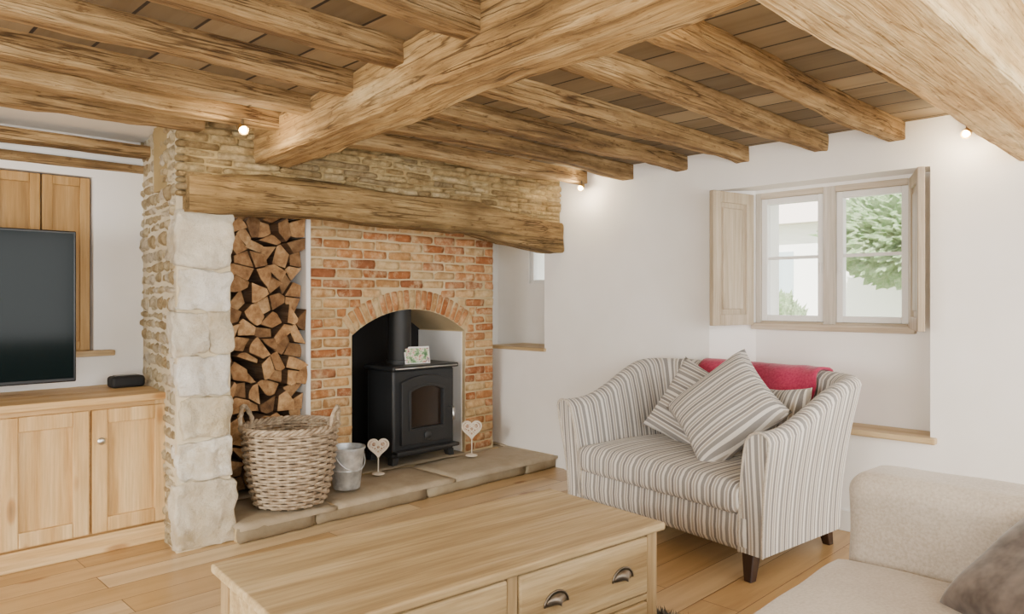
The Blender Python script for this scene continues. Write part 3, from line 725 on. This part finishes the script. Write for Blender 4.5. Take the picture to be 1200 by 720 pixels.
# ================================================================== ARMCHAIR
th=math.radians(-99)
ac=empty('armchair',(2.815*H,1.625*H,0),th,'wide armchair in grey and cream striped fabric by the window','armchair')
HWf,HWb,DF,DB,T=.64,.61,-.43,.41,.12
rc=.17
path=[]
def addp(x,y,nx,ny): path.append((x,y,nx,ny))
na=16
xf,xb=HWf-T/2,HWb-T/2
yb=DB-T/2
for i in range(na):
    t=i/(na-1); y=DF+(yb-rc-DF)*t; addp(xf+(xb-xf)*t,y,1,0)
for i in range(1,9):
    a=i/9*math.pi/2; addp(xb-rc+rc*math.cos(a),yb-rc+rc*math.sin(a),math.cos(a),math.sin(a))
for i in range(19):
    t=i/18; addp((xb-rc)*(1-2*t),yb,0,1)
for i in range(1,9):
    a=math.pi/2+i/9*math.pi/2; addp(-xb+rc+rc*math.cos(a),yb-rc+rc*math.sin(a),math.cos(a),math.sin(a))
for i in range(na-1,-1,-1):
    t=i/(na-1); y=DF+(yb-rc-DF)*t; addp(-(xf+(xb-xf)*t),y,-1,0)
def topz(x,y):
    t=max(0,min(1,(y+.36)/.62)); s=t*t*(3-2*t)
    return .675+.20*s
secs=[]
for v_ in (0,.12,.28,.45,.62,.78,.90): secs.append(('o',v_))
for a in (20,45,70,90,110,135,160): secs.append(('t',a))
for v_ in (.90,.78,.62,.45,.28,.12,0): secs.append(('i',v_))
V=[];UV=[];F=[]; s=0; z0=.125
for pi_,(x,y,nx,ny) in enumerate(path):
    if pi_: s+=math.hypot(x-path[pi_-1][0],y-path[pi_-1][1])
    tz=topz(x,y); r=T/2
    for kd,q in secs:
        if kd=='o': n_=r; z=z0+(tz-r-z0)*q
        elif kd=='i': n_=-r; z=z0+(tz-r-z0)*q
        else: n_=r*math.cos(math.radians(q)); z=tz-r+r*math.sin(math.radians(q))
        vv=(z-z0)/(.86-z0)
        fl=.12*vv**1.8
        px=x+nx*(n_+fl); py=y+ny*(n_+fl*.35)
        fy=max(0,min(1,(-y-.12)/.30)); py-=fy*fy*(.035*math.sin(min(1,vv*1.25)*math.pi*.5)**2)
        V.append((px,py,z)); UV.append((s,z))
m=len(secs)
for i in range(len(path)-1):
    for j in range(m-1): F.append((i*m+j,i*m+j+1,(i+1)*m+j+1,(i+1)*m+j))
for base in (0,(len(path)-1)*m):
    nb_=len(V)
    half=m//2
    for j in range(m): V.append(V[base+j]); UV.append((V[base+j][0]+5,V[base+j][2]))
    for j in range(half):
        a,b,c,d=nb_+j,nb_+j+1,nb_+m-2-j,nb_+m-1-j
        if b==c: F.append((a,b,d))
        else: F.append((a,b,c,d))
mk('frame_back_and_arms',V,F,M_stripe,ac,smooth=True,uvs=UV,recalc=True)
M_pipe=fabric('piping_taupe','#cfc6b8','#a89d8e')
for base in (0,(len(path)-1)*m): tubes('piping',[([Vector(V[base+j])+Vector((0,-.003,0)) for j in range(m)],.006)],M_pipe,ac)
def griddeck(name,x0,x1,y0,y1,z0f,z1,mat,par):
    nx=24; V=[];F=[];U=[]
    for i in range(nx+1):
        x=x0+(x1-x0)*i/nx; zb=z0f(x)
        for (y,z) in ((y1,zb),(y0+.02,zb),(y0,zb+.03),(y0-.006,(zb+z1)/2),(y0,z1-.015),(y0+.02,z1),(y1,z1)): V.append((x,y,z)); U.append((x,z))
    k=7
    for i in range(nx):
        for j in range(k): F.append((i*k+j,i*k+(j+1)%k,(i+1)*k+(j+1)%k,(i+1)*k+j))
    F.append(tuple(range(k))); F.append(tuple(range(nx*k,nx*k+k)))
    return mk(name,V,F,mat,par,smooth=True,uvs=U)
griddeck('seat_base',-xf+.02,xf-.02,-.435,.33,lambda x:.125,.30,M_stripe,ac)
def cushbox(name,x0,x1,y0,y1,z0,z1,mat,par,uvax=0,crown=.03,r=.045,n=20,loc=(0,0,0),rot=(0,0,0),flare=0):
    bm=bmesh.new(); bmesh.ops.create_cube(bm,size=2)
    bmesh.ops.subdivide_edges(bm,edges=bm.edges[:],cuts=n,use_grid_fill=True)
    cx,cy_,cz=(x0+x1)/2,(y0+y1)/2,(z0+z1)/2; hx,hy,hz=(x1-x0)/2,(y1-y0)/2,(z1-z0)/2
    for v in bm.verts:
        p=v.co.copy()
        g=[math.copysign(abs(c)**.6,c) for c in p]
        P=Vector((g[0]*(hx+flare*(g[2]*.5+.5)),g[1]*hy,g[2]*hz)); q=Vector((max(-hx+r,min(hx-r,P.x)),max(-hy+r,min(hy-r,P.y)),max(-hz+r,min(hz-r,P.z))))
        if flare: q.x=max(-hx-flare*(g[2]*.5+.5)+r,min(hx+flare*(g[2]*.5+.5)-r,P.x))
        d=P-q
        if d.length>1e-6: P=q+d.normalized()*r
        c_=(1-abs(p.x)**3)*(1-abs(p.y)**3); P.z+=crown*c_*(1 if p.z>0 else .15)*abs(p.z)
        P+=noise.noise_vector((P+Vector((cx,cy_,cz)))*5)*.006
        v.co=P+Vector((cx,cy_,cz))
    me=bpy.data.meshes.new(name); bm.to_mesh(me); bm.free(); me.materials.append(mat)
    uv=me.uv_layers.new(name='UVMap')
    for l in me.loops:
        c=me.vertices[l.vertex_index].co; uv.data[l.index].uv=(c[uvax],c[2])
    for p in me.polygons: p.use_smooth=True
    o=bpy.data.objects.new(name,me); col.objects.link(o); o.parent=par; o.location=loc; o.rotation_euler=rot; return o
cushbox('seat_cushion',-xf+T/2-.01,xf-T/2+.01,-.475,.27,.285,.425,M_stripe,ac,0,.03,.05,flare=.015)
for sx in (-1,1):
    for sy,yy in ((-1,-.38),(1,.30)):
        x_=sx*(.55 if sy<0 else .48)
        mk('leg',[(x_+a*.032*(1 if z>.05 else .6)+(0 if z>.05 else sx*.012),yy+b*.032*(1 if z>.05 else .6)+(0 if z>.05 else sy*.03),z) for z in (0,.14) for a,b in ((-1,-1),(1,-1),(1,1),(-1,1))],[(3,2,1,0),(4,5,6,7),(0,1,5,4),(1,2,6,5),(2,3,7,6),(3,0,4,7)],M_dwood,ac,bevel=.004)

def pillow(name,w,h,t,mat,lab,cat='cushion',group=None,uax=0,n=22):
    V=[];F=[];U=[]
    for s in (1,-1):
        for j in range(n+1):
            for i in range(n+1):
                a=2*i/n-1;b=2*j/n-1
                pin=1-.09*(1-abs(a)**2)*(b*b)**1.0; pin2=1-.09*(1-abs(b)**2)*(a*a)
                e=((1-a**4)*(1-b**4)); z=t/2*(max(e,0)**.42)*(1+.12*noise.noise(Vector((a*1.7+s,b*1.7,w*9))))
                x=a*w/2*pin2; y=b*h/2*pin
                V.append((x,y,s*z)); U.append((x,y) if uax==0 else (y,x))
    N1=(n+1)**2
    for s in (0,1):
        for j in range(n):
            for i in range(n):
                q=s*N1+j*(n+1)+i; F.append((q,q+1,q+n+2,q+n+1) if s==0 else (q,q+n+1,q+n+2,q+1))
    o=mk(name,V,F,mat,None,smooth=True,uvs=U,recalc=False)
    bm=bmesh.new(); bm.from_mesh(o.data); bmesh.ops.remove_doubles(bm,verts=bm.verts,dist=.0004); bm.to_mesh(o.data); bm.free()
    meta(o,lab,cat,group)
    return o
def place_pillow(o,pos,face,roll):
    fz=Vector(face).normalized(); up=Vector((0,0,1)); x=up.cross(fz).normalized(); y=fz.cross(x)
    Mx=Matrix((x,y,fz)).transposed().to_4x4()@Matrix.Rotation(roll,4,'Z'); o.matrix_world=Matrix.Translation(pos)@Mx
acM=Matrix.Translation(ac.location)@Matrix.Rotation(th,4,'Z')
def acp(x,y,z): return acM@Vector((x,y,z))
def acd(x,y,z): return (Matrix.Rotation(th,4,'Z')@Vector((x,y,z)))
p1=pillow('cushion',.47,.47,.14,M_stripe,'striped scatter cushion leaning on the inner arm of the armchair',group='striped scatter cushions',uax=1)
place_pillow(p1,acp(-.15,.09,.63),acd(.35,-1,.5),math.radians(-24))
p2=pillow('cushion',.53,.53,.17,M_stripe,'large striped scatter cushion tipped on its corner on the armchair seat',group='striped scatter cushions',uax=1)
place_pillow(p2,acp(.17,-.08,.68),acd(.0,-1,.72),math.radians(51))
p3=pillow('cushion',.40,.40,.12,M_stripe,'striped scatter cushion tucked against the armchair back',group='striped scatter cushions',uax=0)
place_pillow(p3,acp(.32,.12,.61),acd(-.3,-1,.45),math.radians(6))
V=[];F=[];nx=40;ny=30
for i in range(nx+1):
    t=i/nx; x=-.32+.76*t
    for j in range(ny+1):
        q=j/ny*.60-.30
        r=T/2+.010; ztop=.875+.004; yc=yb+.042
        if q<-.07: y=yc-r-.11*min(1,(-.07-q)/.2); z=ztop-r+(q+.07)*1.0
        elif q<.12: a=(q+.07)/.19*math.pi; y=yc-r*math.cos(a); z=ztop-r+r*math.sin(a)
        else: y=yc+r; z=ztop-r-(q-.12)
        w=noise.noise(Vector((x*6,q*5,2)))*.020+.004*math.sin(x*24+q*8)
        y+=(-abs(w) if q<.03 else abs(w)*.5); z+=abs(w)*.5
        V.append((x+.03*noise.noise(Vector((q*8,x*2,0))),y,z))
for i in range(nx):
    for j in range(ny): q=i*(ny+1)+j; F.append((q,q+1,q+ny+2,q+ny+1))
tr=mk('throw_blanket',V,F,M_throw,None,loc=ac.location,rot=(0,0,th),smooth=True); md=tr.modifiers.new('s','SOLIDIFY'); md.thickness=.012; md.offset=1
meta(tr,'raspberry-red wool throw draped over the armchair back','throw blanket')

# ================================================================== COFFEE TABLE
ta=math.radians(-5.5)
ct=empty('coffee_table',(1.262*H,1.465*H,0),ta,'limed oak coffee table with four drawers and cup handles','coffee table')
TL,TW,TH=.555*H,.245*H,.36*H
mk('table_top',cubev(-TL,TL,-TW,TW,TH-.028,TH),CUBEF,M_table,ct,bevel=.008,bseg=3)
bl_,bw_=TL-.022,TW-.022
mk('carcass',cubev(-bl_+.01,bl_-.01,-bw_+.014,bw_-.01,.04*H,TH-.028),CUBEF,M_table,ct,bevel=.003)
for sx in (-1,1):
    for sy in (-1,1):
        mk('leg',cubev(min(sx*bl_,sx*(bl_-.055)),max(sx*bl_,sx*(bl_-.055)),min(sy*bw_,sy*(bw_-.055)),max(sy*bw_,sy*(bw_-.055)),0,TH-.028),CUBEF,M_tabz,ct,bevel=.005)
mk('divider',cubev(-.02,.02,-bw_,-bw_+.03,.05*H,TH-.028),CUBEF,M_tabz,ct,bevel=.003)
mk('rail',cubev(-bl_+.055,bl_-.055,-bw_,-bw_+.03,.150*H,.166*H),CUBEF,M_table,ct,bevel=.002)
mk('rail',cubev(-bl_+.055,bl_-.055,-bw_,-bw_+.03,.03*H,.05*H),CUBEF,M_table,ct,bevel=.002)
for sx in (-1,1):
    for z0_,z1_ in ((.052*H,.148*H),(.168*H,.332*H)):
        xa,xb_=(.024,bl_-.06) if sx>0 else (-bl_+.06,-.024)
        d=empty('drawer',((xa+xb_)/2,-bw_,z0_)); d.parent=ct; w=(xb_-xa)/2; hh_=z1_-z0_
        mk('drawer_front',cubev(-w,w,-.008,.03,.003,hh_-.003),CUBEF,M_table,d,bevel=.008,bseg=3)
        for hx in (-w*.5,w*.55):
            V=[];F=[]
            for i in range(13):
                a=math.pi*i/12
                for j in range(7):
                    b=math.pi/2*j/6; V.append((hx+.045*math.cos(a)*math.cos(b),-.008-.028*math.sin(b)*(.3+.7*math.sin(a)) ,hh_*.40+.036*math.sin(a)*math.cos(b)))
            for i in range(12):
                for j in range(6): q=i*7+j; F.append((q,q+1,q+8,q+7))
            hn=mk('cup_handle',V,F,M_pewter,d,smooth=True); sm=hn.modifiers.new('s','SOLIDIFY'); sm.thickness=.003
            tubes('handle_rim',[([(hx+.05*math.cos(math.pi*i/12),-.010,hh_*.40+.041*math.sin(math.pi*i/12)) for i in range(13)],.004)],M_pewter,d)

rv=[];rf=[];rr=random.Random(5)
RX0,RX1,RY0,RY1=.55*H,1.97*H,.75*H,1.72*H
rv+=cubev(RX0,RX1,RY0,RY1,.001,.012); rf+=list(CUBEF)
for i in range(9000):
    x=rr.uniform(RX0,RX1) if i%3 else rr.uniform(RX1-.25,RX1); y=rr.uniform(RY0,RY1); a=rr.uniform(0,6.28); l=rr.uniform(.02,.035); n=len(rv); dx,dy=math.cos(a)*.005,math.sin(a)*.005
    rv+=[(x-dx,y-dy,.01),(x+dx,y+dy,.01),(x+rr.uniform(-.015,.015),y+rr.uniform(-.015,.015),.01+l)]; rf.append((n,n+1,n+2))
rg=mk('rug',rv,rf,M_rug,recalc=False); meta(rg,'grey-brown shaggy rug beneath the coffee table','rug')

# ================================================================== SOFA
so=empty('sofa',(1.25*H,.27*H,0),0,'oatmeal upholstered sofa with rounded arms and loose seat cushions','sofa')
def sx_(x): return (x-1.25)*H
def sy_(y): return (y-.27)*H
cushbox('sofa_base',sx_(.5),sx_(2.03),sy_(-.15),sy_(.685),.09,.30,M_sofa,so,crown=0,r=.03)
cushbox('sofa_arm',sx_(1.86),sx_(2.06),sy_(-.15),sy_(.70),.09,.565*H,M_sofa,so,crown=.01,r=.06,n=28)
cushbox('sofa_arm',sx_(.42),sx_(.60),sy_(-.15),sy_(.70),.09,.565*H,M_sofa,so,crown=.01,r=.06,n=24)
cushbox('sofa_back',sx_(.55),sx_(1.92),sy_(-.25),sy_(-.02),.09,.66*H,M_sofa,so,crown=.01,r=.08)
cushbox('seat_cushion',sx_(1.235),sx_(1.862),sy_(0),sy_(.72),.30,.365*H,M_sofa,so,crown=.02,r=.045)
cushbox('seat_cushion',sx_(.60),sx_(1.228),sy_(0),sy_(.72),.30,.365*H,M_sofa,so,crown=.02,r=.045)
for x in (.56,1.97):
    for y in (-.08,.6):
        lathe('leg',[(0,0),(.018,0),(.028,.09),(0,.09)],M_dwood,so,16,loc=(sx_(x),sy_(y),0))
p4=pillow('cushion',.40,.40,.14,M_pillowg,'dark grey patterned velvet cushion on the oatmeal sofa')
place_pillow(p4,Vector((1.685*H,.25*H,.475*H)),Vector((-.45,.5,.9)),math.radians(12))

# ================================================================== SPOTS
def spot(x,y,z,zt,aim):
    e=empty('ceiling_spotlight',(x*H,y*H,z*H),0,'small brass spotlight fixed to the ceiling timber','spotlight','ceiling spotlights')
    a=Vector(aim).normalized(); q=Vector((0,0,1)).rotation_difference(a).to_euler()
    tubes('bracket',[([(0,0,0),(0,0,(zt-z)*H)],.006)],M_pewter,e)
    lathe('lamp_head',[(0,-.03),(.014,-.03),(.019,-.02),(.022,.026),(.019,.026),(.017,.018),(0,.018)],M_brass,e,20,rot=tuple(q))
    lathe('lamp_lens',[(0,.019),(.0145,.019),(.0145,.022),(0,.023)],M_lamp,e,20,rot=tuple(q))
    ld=bpy.data.lights.new('spot_lamp','POINT'); ld.energy=5; ld.color=(1,.80,.52); ld.shadow_soft_size=.02
    lo=bpy.data.objects.new('spot_lamp',ld); col.objects.link(lo); lo.parent=e; lo.location=a*.06
spot(1.20,2.60,1.625,1.66,(-.1,-.6,-.4))
spot(3.17,2.62,1.625,1.66,(-.7,-.2,-.5))
spot(3.18,.74,1.63,1.72,(-.8,.1,-.5))
spot(1.385,.80,1.62,1.72,(.3,.3,-.8))

# ================================================================== OUTSIDE
meta(box('garden_lawn',5.0,40,-15,30,-.35,-.3,M_grass,bevel=0),'sunlit green garden lawn outside the window','lawn')
hs=empty('neighbouring_house',(16,9,-.3),0,'pale rendered cottage across the garden','house')
mk('house_wall',cubev(0,5,-6,3,0,3.3),CUBEF,M_render,hs)
mk('house_roof',[(-.4,-6.4,3.2),(-.4,3.4,3.2),(5.4,3.4,3.2),(5.4,-6.4,3.2),(2.5,-6.4,5.4),(2.5,3.4,5.4)],[(0,1,5,4),(2,3,4,5),(0,4,3),(1,2,5),(0,3,2,1)],M_roof,hs)
mk('house_window',cubev(-.03,.05,-1.9,-1.3,1.6,2.6),CUBEF,nm('dark_pane',.2,0,C('#b9c6ca'))[0],hs)
def bush(name,loc,r,seed,lab,sc=(1,1,1),mat=None):
    bm=bmesh.new(); bmesh.ops.create_icosphere(bm,subdivisions=6,radius=1)
    for v in bm.verts:
        p=v.co; d=1+.20*noise.noise(p*3+Vector((seed,0,0)))+.20*noise.noise(p*9)+.18*noise.noise(p*24)+.12*noise.noise(p*55); v.co=Vector((p.x*d*r*sc[0],p.y*d*r*sc[1],(p.z*d+.9)*r*sc[2]))
    me=bpy.data.meshes.new(name); bm.to_mesh(me); bm.free(); me.materials.append(mat or M_leaf)
    o=bpy.data.objects.new(name,me); col.objects.link(o); o.location=loc; meta(o,lab,'bush' if name!='garden_tree' else 'tree'); return o
bush('garden_bush',(10.0,4.75,-.3),.75,1,'clipped green shrub in the garden',(1,.6,1.1))
bush('garden_bush',(8.2,2.5,-.3),.5,2,'leafy green shrub below the window view',(1,1.3,.7))
bush('garden_tree',(14.5,4.2,1.6),1.15,3,'leafy green tree beyond the garden',(1,1.25,.75))

# ================================================================== LIGHTS / WORLD / CAMERA
w=bpy.data.worlds.new('World'); scene.world=w; w.use_nodes=True; bg=w.node_tree.nodes['Background']
bg.inputs[0].default_value=(.98,.99,1,1); bg.inputs[1].default_value=3.8
sd=bpy.data.lights.new('sun','SUN'); sd.energy=16; sd.angle=.02; sd.color=(1,.97,.92); so_=bpy.data.objects.new('sun',sd); col.objects.link(so_)
so_.rotation_euler=Vector((0,0,-1)).rotation_difference(Vector((1,.35,-1.1)).normalized()).to_euler()
def area(name,loc,tgt,sx,sy,e,c=(1,1,1)):
    d=bpy.data.lights.new(name,'AREA'); d.shape='RECTANGLE'; d.size=sx; d.size_y=sy; d.energy=e; d.color=c
    o=bpy.data.objects.new(name,d); col.objects.link(o); o.location=loc
    o.rotation_euler=(Vector(tgt)-Vector(loc)).to_track_quat('-Z','Y').to_euler(); return o
area('window_light',(.6,-2.3,1.35),(1.8,3,1.1),4.5,1.9,170,(1,.985,.95))
area('window_light',(-2.7,1.6,1.3),(3,2.2,1.0),2.6,1.6,150,(1,.985,.95))
sl=bpy.data.lights.new('low_sun_patch','SPOT'); sl.energy=420; sl.color=(1,.95,.86); sl.spot_size=math.radians(38); sl.spot_blend=.6; sl.shadow_soft_size=.15
slo=bpy.data.objects.new('low_sun_patch',sl); col.objects.link(slo); slo.location=(-2.4,1.5,1.85); slo.rotation_euler=(Vector((1.0,2.7,0))-slo.location).to_track_quat('-Z','Y').to_euler()
cam=bpy.data.cameras.new('camera'); co=bpy.data.objects.new('camera',cam); col.objects.link(co)
cam.sensor_width=36; cam.lens=857/1200*36; cam.shift_y=-10/1200; cam.clip_start=.05
co.location=(0,0,H); co.rotation_euler=(math.pi/2,0,-math.pi/4)
scene.camera=co
